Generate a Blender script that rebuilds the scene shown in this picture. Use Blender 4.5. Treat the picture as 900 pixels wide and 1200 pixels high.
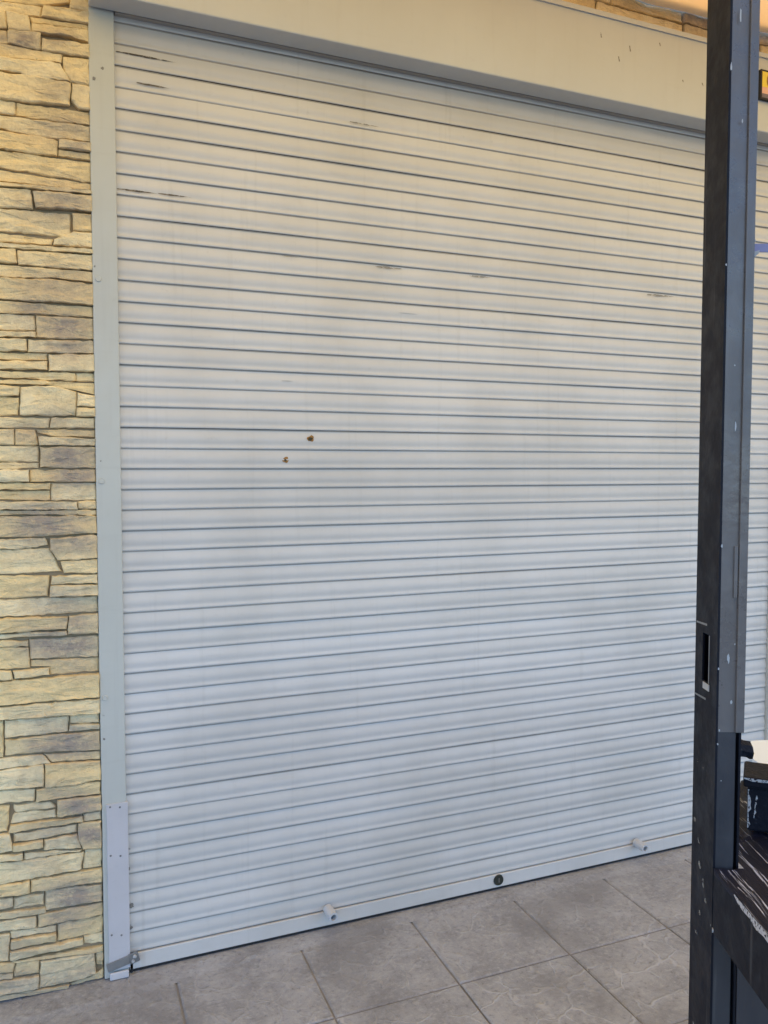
import bpy, math, random
import bmesh
from mathutils import Vector, noise as mnoise

for o in list(bpy.data.objects):
    bpy.data.objects.remove(o)
R = math.radians
random.seed(7)
scene = bpy.context.scene
COL = scene.collection

# ------------------------------------------------------------------ camera
S = 0.062                       # one shutter slat pitch in metres
F = 1000.0                      # focal length in photo pixels (900 x 1200)
YAW, PITCH = 0.40759, -0.05174
CAM = Vector((-4.675 * S, -42.907 * S, 25.09 * S))
cd = bpy.data.cameras.new('camera')
cam = bpy.data.objects.new('camera', cd)
COL.objects.link(cam)
cd.sensor_fit = 'VERTICAL'
cd.sensor_height = 36.0
cd.lens = 36.0 * F / 1200.0
cd.clip_start = 0.02
cd.clip_end = 3000
cam.location = CAM
cam.rotation_euler = (math.pi / 2 + PITCH, 0, -YAW)
scene.camera = cam

# ------------------------------------------------------------------ world, sun, exposure
SUN_EL, SUN_AZ = R(62), R(15)          # azimuth clockwise from +Y
w = bpy.data.worlds.new('World')
scene.world = w
w.use_nodes = True
nt = w.node_tree
sky = nt.nodes.new('ShaderNodeTexSky')
sky.sky_type = 'NISHITA'
sky.sun_disc = False
sky.sun_elevation = SUN_EL
sky.sun_rotation = SUN_AZ
sky.altitude = 100
sky.air_density = 1.0
sky.dust_density = 0.4
sky.ozone_density = 7.0
bg = nt.nodes['Background']
bg.inputs['Strength'].default_value = 0.15
nt.links.new(sky.outputs['Color'], bg.inputs['Color'])
sd = bpy.data.lights.new('sun', 'SUN')
sd.energy = 2.5
sd.angle = R(0.5)
sd.color = (1.0, 0.95, 0.86)
sun = bpy.data.objects.new('sun', sd)
COL.objects.link(sun)
sdir = Vector((math.sin(SUN_AZ) * math.cos(SUN_EL), math.cos(SUN_AZ) * math.cos(SUN_EL), math.sin(SUN_EL)))
sun.rotation_euler = sdir.to_track_quat('Z', 'Y').to_euler()
sun.location = (0, -2, 8)
vs = scene.view_settings
vs.view_transform = 'Standard'
vs.look = 'None'
vs.exposure = 1.84
vs.gamma = 1.0
vs.use_curve_mapping = False

# ------------------------------------------------------------------ photo pixel -> place
FW = Vector((math.sin(YAW), math.cos(YAW), 0))
RT = Vector((math.cos(YAW), -math.sin(YAW), 0))
UPV = Vector((0, 0, 1))
FW2 = FW * math.cos(PITCH) + UPV * math.sin(PITCH)
UP2 = UPV * math.cos(PITCH) - FW * math.sin(PITCH)
def ray(u, v):
    return FW2 + RT * ((u - 450) / F) + UP2 * ((600 - v) / F)
def on_wall(u, v, Y=0.0):
    d = ray(u, v)
    return CAM + d * ((Y - CAM.y) / d.y)
def on_depth(u, v, dep):           # point at a horizontal distance in front of the camera
    d = ray(u, v)
    return CAM + d * (dep / d.dot(FW))

# ------------------------------------------------------------------ object helpers
def empty(name, label, cat, loc=(0, 0, 0), group=None):
    o = bpy.data.objects.new(name, None)
    COL.objects.link(o)
    o.location = loc
    o.empty_display_size = 0.1
    o['label'] = label
    o['category'] = cat
    if group:
        o['group'] = group
    return o
def put(name, verts, faces, mat, parent=None, smooth=False, mesh=None):
    if mesh is None:
        mesh = bpy.data.meshes.new(name)
        mesh.from_pydata([tuple(v) for v in verts], [], faces)
        mesh.update()
        if smooth:
            for p in mesh.polygons:
                p.use_smooth = True
        if mat is not None:
            mesh.materials.append(mat)
    o = bpy.data.objects.new(name, mesh)
    COL.objects.link(o)
    if parent:
        o.parent = parent
        base = parent
        off = Vector((0, 0, 0))
        while base:
            off += base.location
            base = base.parent
        o.location = -off
    return o
class MB:
    def __init__(s):
        s.v, s.f = [], []
    def add(s, v, f):
        n = len(s.v)
        s.v += [Vector(p) for p in v]
        s.f += [tuple(i + n for i in q) for q in f]
        return s
    def box(s, a, b, ax=None):
        """box between corners a and b in a frame ax=(origin, X, Y, Z)"""
        P = []
        for z in (a[2], b[2]):
            for y in (a[1], b[1]):
                for x in (a[0], b[0]):
                    p = Vector((x, y, z))
                    if ax:
                        p = ax[0] + ax[1] * x + ax[2] * y + ax[3] * z
                    P.append(p)
        return s.add(P, [(0, 2, 3, 1), (4, 5, 7, 6), (0, 1, 5, 4), (2, 6, 7, 3), (0, 4, 6, 2), (1, 3, 7, 5)])
    def tube(s, p, q, r0, r1=None, n=16, cap=True, hollow=0):
        p, q = Vector(p), Vector(q)
        r1 = r0 if r1 is None else r1
        d = (q - p).normalized()
        u = d.orthogonal().normalized()
        w_ = d.cross(u)
        V = []
        rings = [(p, r0), (q, r1)]
        if hollow:
            rings += [(q, hollow), (q - d * (q - p).length * 0.7, hollow)]
        for c, r in rings:
            for k in range(n):
                a = 2 * math.pi * k / n
                V.append(c + u * math.cos(a) * r + w_ * math.sin(a) * r)
        fs = []
        for j in range(len(rings) - 1):
            fs += [(j * n + k, j * n + (k + 1) % n, (j + 1) * n + (k + 1) % n, (j + 1) * n + k) for k in range(n)]
        if cap:
            fs.append(tuple(range((len(rings) - 1) * n, len(rings) * n)))
            fs.append(tuple(reversed(range(n))))
        return s.add(V, fs)
    def put(s, name, mat, parent=None, smooth=False):
        return put(name, s.v, s.f, mat, parent, smooth)
def bevel(o, wd=0.003, seg=2):
    m = o.modifiers.new('bevel', 'BEVEL')
    m.width = wd
    m.segments = seg
    m.limit_method = 'ANGLE'
    return o

# ------------------------------------------------------------------ materials
class N:
    def __init__(s, name):
        s.m = bpy.data.materials.new(name)
        s.m.use_nodes = True
        s.t = s.m.node_tree
        s.b = s.t.nodes['Principled BSDF']
        s.out = s.t.nodes['Material Output']
        s.co = s.t.nodes.new('ShaderNodeTexCoord')
    def n(s, typ, **kw):
        x = s.t.nodes.new('ShaderNode' + typ)
        for k, v in kw.items():
            if k in x.inputs:
                x.inputs[k].default_value = v
            else:
                setattr(x, k, v)
        return x
    def l(s, a, b):
        s.t.links.new(a, b)
    def vec(s, scale=(1, 1, 1), rand=False, world=False):
        mp = s.n('Mapping')
        mp.inputs['Scale'].default_value = scale
        src = s.co.outputs['Object']
        if world:
            src = s.n('NewGeometry').outputs['Position']
        s.l(src, mp.inputs['Vector'])
        if rand:
            oi = s.n('ObjectInfo')
            mu = s.n('Math', operation='MULTIPLY')
            mu.inputs[1].default_value = 37.0
            s.l(oi.outputs['Random'], mu.inputs[0])
            s.l(mu.outputs[0], mp.inputs['Location'])
        return mp.outputs[0]
    def noise(s, sc, det=4, rough=0.55, vec=None, dist=0.0):
        x = s.n('TexNoise')
        x.inputs['Scale'].default_value = sc
        x.inputs['Detail'].default_value = det
        x.inputs['Roughness'].default_value = rough
        x.inputs['Distortion'].default_value = dist
        if vec is not None:
            s.l(vec, x.inputs['Vector'])
        return x.outputs['Fac']
    def ramp(s, fac, a, b, c0=0.0, c1=1.0):
        x = s.n('MapRange')
        x.interpolation_type = 'SMOOTHSTEP'
        x.inputs['From Min'].default_value = a
        x.inputs['From Max'].default_value = b
        x.inputs['To Min'].default_value = c0
        x.inputs['To Max'].default_value = c1
        s.l(fac, x.inputs['Value'])
        return x.outputs[0]
    def mul(s, a, b, op='MULTIPLY'):
        x = s.n('Math', operation=op)
        for i, q in enumerate((a, b)):
            if isinstance(q, (int, float)):
                x.inputs[i].default_value = q
            else:
                s.l(q, x.inputs[i])
        x.use_clamp = op != 'MULTIPLY'
        return x.outputs[0]
    def mix(s, fac, a, b):
        x = s.n('Mix')
        x.data_type = 'RGBA'
        for sock, q in ((x.inputs[0], fac), (x.inputs[6], a), (x.inputs[7], b)):
            if isinstance(q, (int, float)):
                sock.default_value = q
            elif isinstance(q, tuple):
                sock.default_value = (*q, 1)
            else:
                s.l(q, sock)
        return x.outputs[2]
    def done(s, col=None, rough=None, bump=None, bstr=0.3, bdist=0.01, metal=None, spec=None):
        for sock, q in (('Base Color', col), ('Roughness', rough), ('Metallic', metal), ('Specular IOR Level', spec)):
            if q is None:
                continue
            if isinstance(q, tuple):
                s.b.inputs[sock].default_value = (*q, 1)
            elif isinstance(q, (int, float)):
                s.b.inputs[sock].default_value = q
            else:
                s.l(q, s.b.inputs[sock])
        if bump is not None:
            x = s.n('Bump')
            x.inputs['Strength'].default_value = bstr
            x.inputs['Distance'].default_value = bdist
            s.l(bump, x.inputs['Height'])
            s.l(x.outputs[0], s.b.inputs['Normal'])
        return s.m

def painted(name, col, dirt, rough=0.42, amt=0.35, bstr=0.05, scale=1.0):
    k = N(name)
    wv = k.vec((1, 1, 1), world=True)
    big = k.noise(1.7 * scale, 5, 0.6, wv)
    fine = k.noise(38 * scale, 4, 0.6, wv)
    st = k.noise(9, 5, 0.65, k.vec((0.35, 1, 2.6), world=True))
    f = k.mul(k.ramp(big, 0.35, 0.75), amt)
    c = k.mix(f, col, dirt)
    c = k.mix(k.mul(k.ramp(st, 0.56, 0.8), amt * 0.7), c, dirt)
    c = k.mix(k.mul(k.ramp(fine, 0.62, 0.8), amt * 0.5), c, dirt)
    dr = k.noise(16, 5, 0.6, k.vec((2.2, 1, 0.10), world=True))
    c = k.mix(k.mul(k.ramp(dr, 0.54, 0.75), amt * 0.55), c, dirt)
    oi = k.n('ObjectInfo')
    c = k.mix(k.ramp(oi.outputs['Random'], 0.0, 1.0, 0.0, 0.22), c, dirt)
    r = k.ramp(fine, 0.3, 0.8, rough - 0.06, rough + 0.12)
    hb = k.mul(k.noise(5, 3, 0.5, wv), k.mul(k.noise(26, 4, 0.55, wv), 0.3), 'ADD')
    return k.done(c, r, hb, bstr, 0.01)

M = {}
M['slat'] = painted('slat_paint', (0.59, 0.58, 0.558), (0.43, 0.415, 0.38), 0.44, 0.6, 0.18)
M['grime'] = N('hinge_grime').done((0.34, 0.315, 0.275), 0.8)
M['box'] = painted('box_paint', (0.545, 0.565, 0.565), (0.43, 0.43, 0.415), 0.45, 0.4)
M['rail'] = painted('rail_paint', (0.50, 0.51, 0.465), (0.38, 0.375, 0.335), 0.42, 0.4)
M['plate'] = painted('plate_paint', (0.58, 0.565, 0.58), (0.38, 0.365, 0.36), 0.42, 0.6)
M['galv'] = painted('zinc', (0.22, 0.22, 0.215), (0.08, 0.08, 0.08), 0.45, 0.8, 0.2, 6)
M['dark'] = N('dark_rubber').done((0.015, 0.015, 0.016), 0.7)
def smear(name, col, lo, hi, sc=120):
    k = N(name)
    a = k.ramp(k.noise(sc, 5, 0.65, k.vec((0.35, 1, 1), world=True)), lo, hi)
    k.l(a, k.b.inputs['Alpha'])
    return k.done(col, 0.7)
M['scuff'] = smear('scuff_black', (0.07, 0.058, 0.045), 0.30, 0.55)
M['smudge'] = smear('smudge_grey', (0.22, 0.21, 0.19), 0.33, 0.62)
M['worn'] = smear('worn_bare_edge', (0.48, 0.46, 0.45), 0.36, 0.52, 260)
M['rust'] = N('rust_orange').done((0.30, 0.15, 0.035), 0.85)
M['rust_dark'] = N('rust_dark').done((0.06, 0.045, 0.02), 0.85)
M['chip'] = N('bare_metal_chip').done((0.40, 0.40, 0.39), 0.6)
M['white'] = N('white_foam').done((0.74, 0.83, 0.93), 0.6)
k = N('cardboard')
M['card'] = k.done(k.mix(k.noise(60, 4, 0.6, k.vec((1, 1, 0.15))), (0.44, 0.29, 0.17), (0.34, 0.22, 0.13)), 0.85)
M['blue'] = N('blue_webbing').done((0.24, 0.23, 0.37), 0.6)

def stone_mat():
    k = N('stone_cladding')
    v = k.vec((1, 1, 1), world=True)
    at = k.n('Attribute')
    at.attribute_name = 'grey'
    n1 = k.noise(16, 6, 0.65, v)
    n2 = k.noise(95, 5, 0.7, v)
    n3 = k.noise(5.5, 4, 0.6, v)
    oi = k.n('ObjectInfo')
    c = k.mix(k.ramp(oi.outputs['Random'], 0.0, 1.0), (0.86, 0.665, 0.34), (0.90, 0.76, 0.47))
    n4 = k.noise(42, 6, 0.7, v)
    c = k.mix(k.mul(k.ramp(n4, 0.45, 0.72), 0.35), c, (0.54, 0.40, 0.21))
    c = k.mix(k.mul(k.ramp(n4, 0.42, 0.28), 0.5), c, (0.84, 0.74, 0.52))
    c = k.mix(k.mul(k.ramp(n1, 0.4, 0.75), 0.5), c, (0.58, 0.43, 0.21))
    g = k.mul(at.outputs['Fac'], k.ramp(n4, 0.25, 0.6, 0.6, 1.15))
    g2 = k.mul(k.ramp(n3, 0.58, 0.72), 0.35)
    c = k.mix(k.mul(g, g2, 'ADD'), c, (0.36, 0.295, 0.23))
    c = k.mix(k.mul(k.ramp(n2, 0.62, 0.72), 0.55), c, (0.22, 0.17, 0.11))
    c = k.mix(k.mul(k.ramp(n2, 0.36, 0.26), 0.35), c, (0.75, 0.68, 0.52))
    b = k.mul(k.noise(28, 8, 0.7, k.vec((0.7, 1, 1.3), world=True)), k.mul(n2, 0.35), 'ADD')
    return k.done(c, 0.88, b, 0.75, 0.014)
M['stone'] = stone_mat()
k = N('mortar_dark')
M['mortar'] = k.done(k.mix(k.noise(30, 4, 0.6), (0.24, 0.185, 0.11), (0.35, 0.27, 0.165)), 0.95, k.noise(80, 5), 0.5, 0.01)
k = N('render_peach')
M['render'] = k.done(k.mix(k.noise(6, 5), (0.60, 0.46, 0.34), (0.52, 0.40, 0.28)), 0.9, k.noise(70, 5), 0.3, 0.01)

def tile_mat():
    k = N('stamped_tile')
    v = k.vec((1, 1, 1), world=True)
    vr = k.vec((1, 1, 1), world=True)
    n1 = k.noise(6, 6, 0.65, v)
    n2 = k.noise(55, 6, 0.7, v)
    n3 = k.noise(230, 4, 0.7, v)
    wob = k.n('TexNoise', Scale=14.0, Detail=3.0)
    k.l(v, wob.inputs['Vector'])
    ad = k.n('VectorMath', operation='MULTIPLY_ADD')
    ad.inputs[1].default_value = (0.06, 0.06, 0.06)
    k.l(wob.outputs['Color'], ad.inputs[0])
    k.l(vr, ad.inputs[2])
    vo = k.n('TexVoronoi', feature='DISTANCE_TO_EDGE')
    vo.inputs['Scale'].default_value = 7.5
    k.l(ad.outputs[0], vo.inputs['Vector'])
    vein = k.ramp(vo.outputs['Distance'], 0.042, 0.008)
    vein = k.mul(vein, k.ramp(k.noise(6.0, 3, 0.5, v), 0.40, 0.55))
    at = k.n('Attribute')
    at.attribute_type = 'OBJECT'
    at.attribute_name = 'veins'
    vein = k.mul(vein, at.outputs['Fac'])
    c = k.mix(k.ramp(n1, 0.3, 0.72), (0.255, 0.257, 0.268), (0.375, 0.378, 0.392))
    c = k.mix(k.mul(k.ramp(n2, 0.48, 0.66), 0.6), c, (0.45, 0.45, 0.455))
    c = k.mix(k.mul(k.ramp(n2, 0.46, 0.32), 0.65), c, (0.15, 0.146, 0.148))
    c = k.mix(k.mul(k.ramp(n3, 0.55, 0.72), 0.5), c, (0.46, 0.46, 0.465))
    c = k.mix(k.mul(k.ramp(n3, 0.42, 0.28), 0.5), c, (0.15, 0.15, 0.155))
    c = k.mix(k.mul(vein, 0.68), c, (0.48, 0.48, 0.49))
    dk = k.noise(2.1, 4, 0.6, v)
    c = k.mix(k.mul(k.ramp(dk, 0.5, 0.68), 0.5), c, (0.18, 0.176, 0.178))
    h = k.mul(k.mul(n1, 0.5), k.mul(vein, 0.5), 'ADD')
    wv_ = k.n('TexWave')
    wv_.inputs['Scale'].default_value = 3.1
    wv_.inputs['Distortion'].default_value = 16.0
    wv_.inputs['Detail'].default_value = 4.0
    wv_.inputs['Detail Scale'].default_value = 1.6
    k.l(v, wv_.inputs['Vector'])
    sl = k.mul(k.ramp(wv_.outputs['Fac'], 0.86, 1.0), k.ramp(k.noise(7.7, 3, 0.5, v), 0.5, 0.66))
    c = k.mix(k.mul(sl, 0.22), c, (0.44, 0.44, 0.445))
    h = k.mul(h, k.mul(sl, 0.4), 'ADD')
    h = k.mul(h, k.mul(n2, 0.3), 'ADD')
    h = k.mul(h, k.mul(n3, 0.25), 'ADD')
    return k.done(c, k.ramp(n2, 0.3, 0.7, 0.5, 0.8), h, 0.6, 0.012)
M['tile'] = tile_mat()
k = N('cement_grey')
M['cement'] = k.done(k.mix(k.ramp(k.noise(9, 6, 0.65), 0.3, 0.7), (0.17, 0.165, 0.163), (0.31, 0.30, 0.298)), 0.9, k.noise(40, 6), 0.4, 0.01)
k = N('asphalt')
M['asphalt'] = k.done(k.mix(k.noise(3, 6, 0.7), (0.045, 0.045, 0.047), (0.07, 0.068, 0.066)), 0.9, k.noise(160, 4), 0.5, 0.01)

def black_paint(name='black_post_paint', ca=(0.006, 0.0065, 0.011), cb=(0.014, 0.014, 0.019), sp=0.14, r0=0.42):
    k = N(name)
    v = k.vec((1, 1, 1), world=True)
    n1 = k.noise(7, 5, 0.6, k.vec((1, 1, 0.3), world=True))
    n2 = k.noise(95, 3, 0.55, k.vec((1, 1, 0.55), world=True))
    n3 = k.noise(23, 5, 0.6, v)
    c = k.mix(k.ramp(n1, 0.35, 0.7), ca, cb)
    c = k.mix(k.mul(k.ramp(n3, 0.58, 0.75), 0.14), c, (0.10, 0.10, 0.105))
    c = k.mix(k.ramp(n2, 0.765, 0.79), c, (0.30, 0.30, 0.29))
    ns = k.noise(60, 4, 0.6, k.vec((1, 1, 0.05), world=True))
    c = k.mix(k.mul(k.ramp(ns, 0.62, 0.70), 0.2), c, (0.16, 0.155, 0.15))
    r = k.ramp(n3, 0.3, 0.7, r0, r0 + 0.2)
    return k.done(c, r, k.noise(40, 4, 0.5, v), 0.12, 0.01, spec=sp)
M['black'] = black_paint()
M['mid'] = black_paint('shaded_front_paint', (0.026, 0.026, 0.030), (0.055, 0.053, 0.056), 0.35, 0.35)  # shade under the counter put into a darker front colour
M['sheen'] = black_paint('sky_sheen_paint', (0.094, 0.083, 0.076), (0.142, 0.126, 0.116), 0.55, 0.22)  # sky sheen on the post front painted as a lighter colour
def film_mat():
    k = N('black_film')
    # streaks run along the length of the counter
    mp = k.n('Mapping')
    mp.inputs['Rotation'].default_value = (0, 0, YAW)
    mp.vector_type = 'POINT'
    g = k.n('NewGeometry')
    k.l(g.outputs['Position'], mp.inputs['Vector'])
    sc = k.n('VectorMath', operation='MULTIPLY')
    sc.inputs[1].default_value = (1.0, 0.022, 0.6)
    k.l(mp.outputs[0], sc.inputs[0])
    n1 = k.noise(300, 5, 0.6, sc.outputs[0], 0.15)
    n2 = k.noise(90, 4, 0.6, sc.outputs[0], 0.4)
    c = k.mix(k.mul(k.ramp(n1, 0.57, 0.63), k.ramp(n2, 0.4, 0.55)), (0.008, 0.010, 0.024), (0.40, 0.43, 0.52))
    c = k.mix(k.mul(k.ramp(n2, 0.66, 0.70), 0.6), c, (0.32, 0.34, 0.40))
    return k.done(c, 0.5, k.mul(n1, n2, 'ADD'), 0.4, 0.008, spec=0.2)
M['film'] = film_mat()
def crate_mat():
    k = N('worn_black_crate')
    v = k.vec((1, 1, 1), world=True)
    n = k.noise(70, 6, 0.7, v)
    return k.done(k.mix(k.ramp(n, 0.55, 0.72), (0.009, 0.010, 0.016), (0.035, 0.037, 0.046)), 0.6, n, 0.5, 0.01, spec=0.15)
M['crate'] = crate_mat()
def board_mat():
    k = N('dark_board')
    n = k.noise(25, 5, 0.6, k.vec((1, 1, 0.2), world=True))
    return k.done(k.mix(n, (0.035, 0.030, 0.033), (0.075, 0.066, 0.068)), 0.6, n, 0.2, 0.01)
M['board'] = board_mat()
def canopy_mat(name='translucent_canopy', ca=(0.82, 0.51, 0.16), cb=(0.88, 0.57, 0.20), tr=0.62):
    k = N(name)
    k.t.nodes.remove(k.b)
    d = k.n('BsdfDiffuse')
    t = k.n('BsdfTranslucent')
    n = k.noise(2.5, 4, 0.55, k.vec((1, 1, 1), world=True))
    c = k.mix(n, ca, cb)
    k.l(c, d.inputs['Color'])
    k.l(c, t.inputs['Color'])
    m = k.n('MixShader')
    m.inputs[0].default_value = tr
    k.l(d.outputs[0], m.inputs[1])
    k.l(t.outputs[0], m.inputs[2])
    k.l(m.outputs[0], k.out.inputs['Surface'])
    return k.m
M['canopy'] = canopy_mat()
M['dimming'] = canopy_mat('pale_dimming_fabric', (0.84, 0.70, 0.62), (0.90, 0.77, 0.70), 0.5)

# ================================================================== SETTING
G = 0.0
road = put('road', [(-300, -300, -0.13), (300, -300, -0.13), (300, 300, -0.13), (-300, 300, -0.13)], [(0, 1, 2, 3)], M['asphalt'])
road['kind'] = 'structure'
road['label'] = 'dark asphalt ground around the shop'
pv = MB().box((-3.2, -3.6, -0.125), (7.2, 0.6, -0.0055)).put('pavement', M['cement'])
pv['kind'] = 'structure'
pv['label'] = 'grey stamped tile pavement in front of the shutter'
TS = 0.4
SH = math.tan(R(2.6))
tiles_x0, tile_y0 = 27.6 * S, -7.35 * S
def tile_mesh(wd, dp):
    g, e = 0.003, 0.005
    V, Fc = [], []
    lay = [(g, -0.005), (g, -0.003), (g + e, 0.0)]
    for ins, z in lay:
        x0, x1, y0, y1 = ins, wd - ins, ins, dp - ins
        for (x, y) in ((x0, y0), (x1, y0), (x1, y1), (x0, y1)):
            V.append((x + y * SH, y, z))
    for j in range(2):
        for q in range(4):
            Fc.append((j * 4 + q, j * 4 + (q + 1) % 4, j * 4 + 4 + (q + 1) % 4, j * 4 + 4 + q))
    Fc.append((8, 9, 10, 11))
    return V, Fc
V, Fc = tile_mesh(TS, TS)
tm = bpy.data.meshes.new('tile')
tm.from_pydata(V, [], Fc)
tm.materials.append(M['tile'])
for r in range(7):
    for c in range(-11, 13):
        o = put('tile', None, None, None, pv, mesh=tm)
        y = tile_y0 - (r - 1) * TS - TS
        o.location = (tiles_x0 + c * TS + (y - tile_y0) * SH, y, random.uniform(-0.0015, 0.001))
        o['veins'] = (0.4 if r == 0 else random.uniform(0.8, 1.0))
# smeared cement strip along the threshold
V, Fc = [], []
nx = 120
for i in range(nx + 1):
    x = -3.1 + 10.2 * i / nx
    e = -0.088 + 0.008 * math.sin(x * 9.1) + random.uniform(-0.006, 0.006)
    if x < 0.45:
        e -= 0.05 * min(1, (0.45 - x) / 0.5)
    V += [(x, 0.3, 0.0025), (x, e + 0.035, 0.0025), (x, e, -0.0016)]
for i in range(nx):
    for j in (0, 1):
        a = i * 3 + j
        Fc.append((a, a + 1, a + 4, a + 3))
put('cement_strip', V, Fc, M['tile'], pv)

# ================================================================== STONE WALL
wall = empty('stone_wall', 'yellow and grey stacked stone clad shop wall beside and above the shutter', 'wall', (-1.2, 0.1, 0))
W_END = 42.4 * S + 0.075
ZB = 45.25 * S + 1.05 * S            # underside of the shutter box
wc = MB()
wc.box((-2.6, 0.0, -0.11), (-0.074, 0.35, 3.45))
wc.box((W_END + 0.001, 0.0, -0.11), (6.5, 0.35, 3.45))
wc.box((-0.0735, 0.001, ZB + 0.02), (W_END + 0.0005, 0.349, 3.45))
wc.put('wall_core', M['mortar'], wall)
MB().box((-0.07, 0.3, -0.11), (W_END, 0.34, ZB + 0.02)).put('dark_backing', M['dark'], wall)  # near-black sheet stands in for the shade behind the slats

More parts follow.
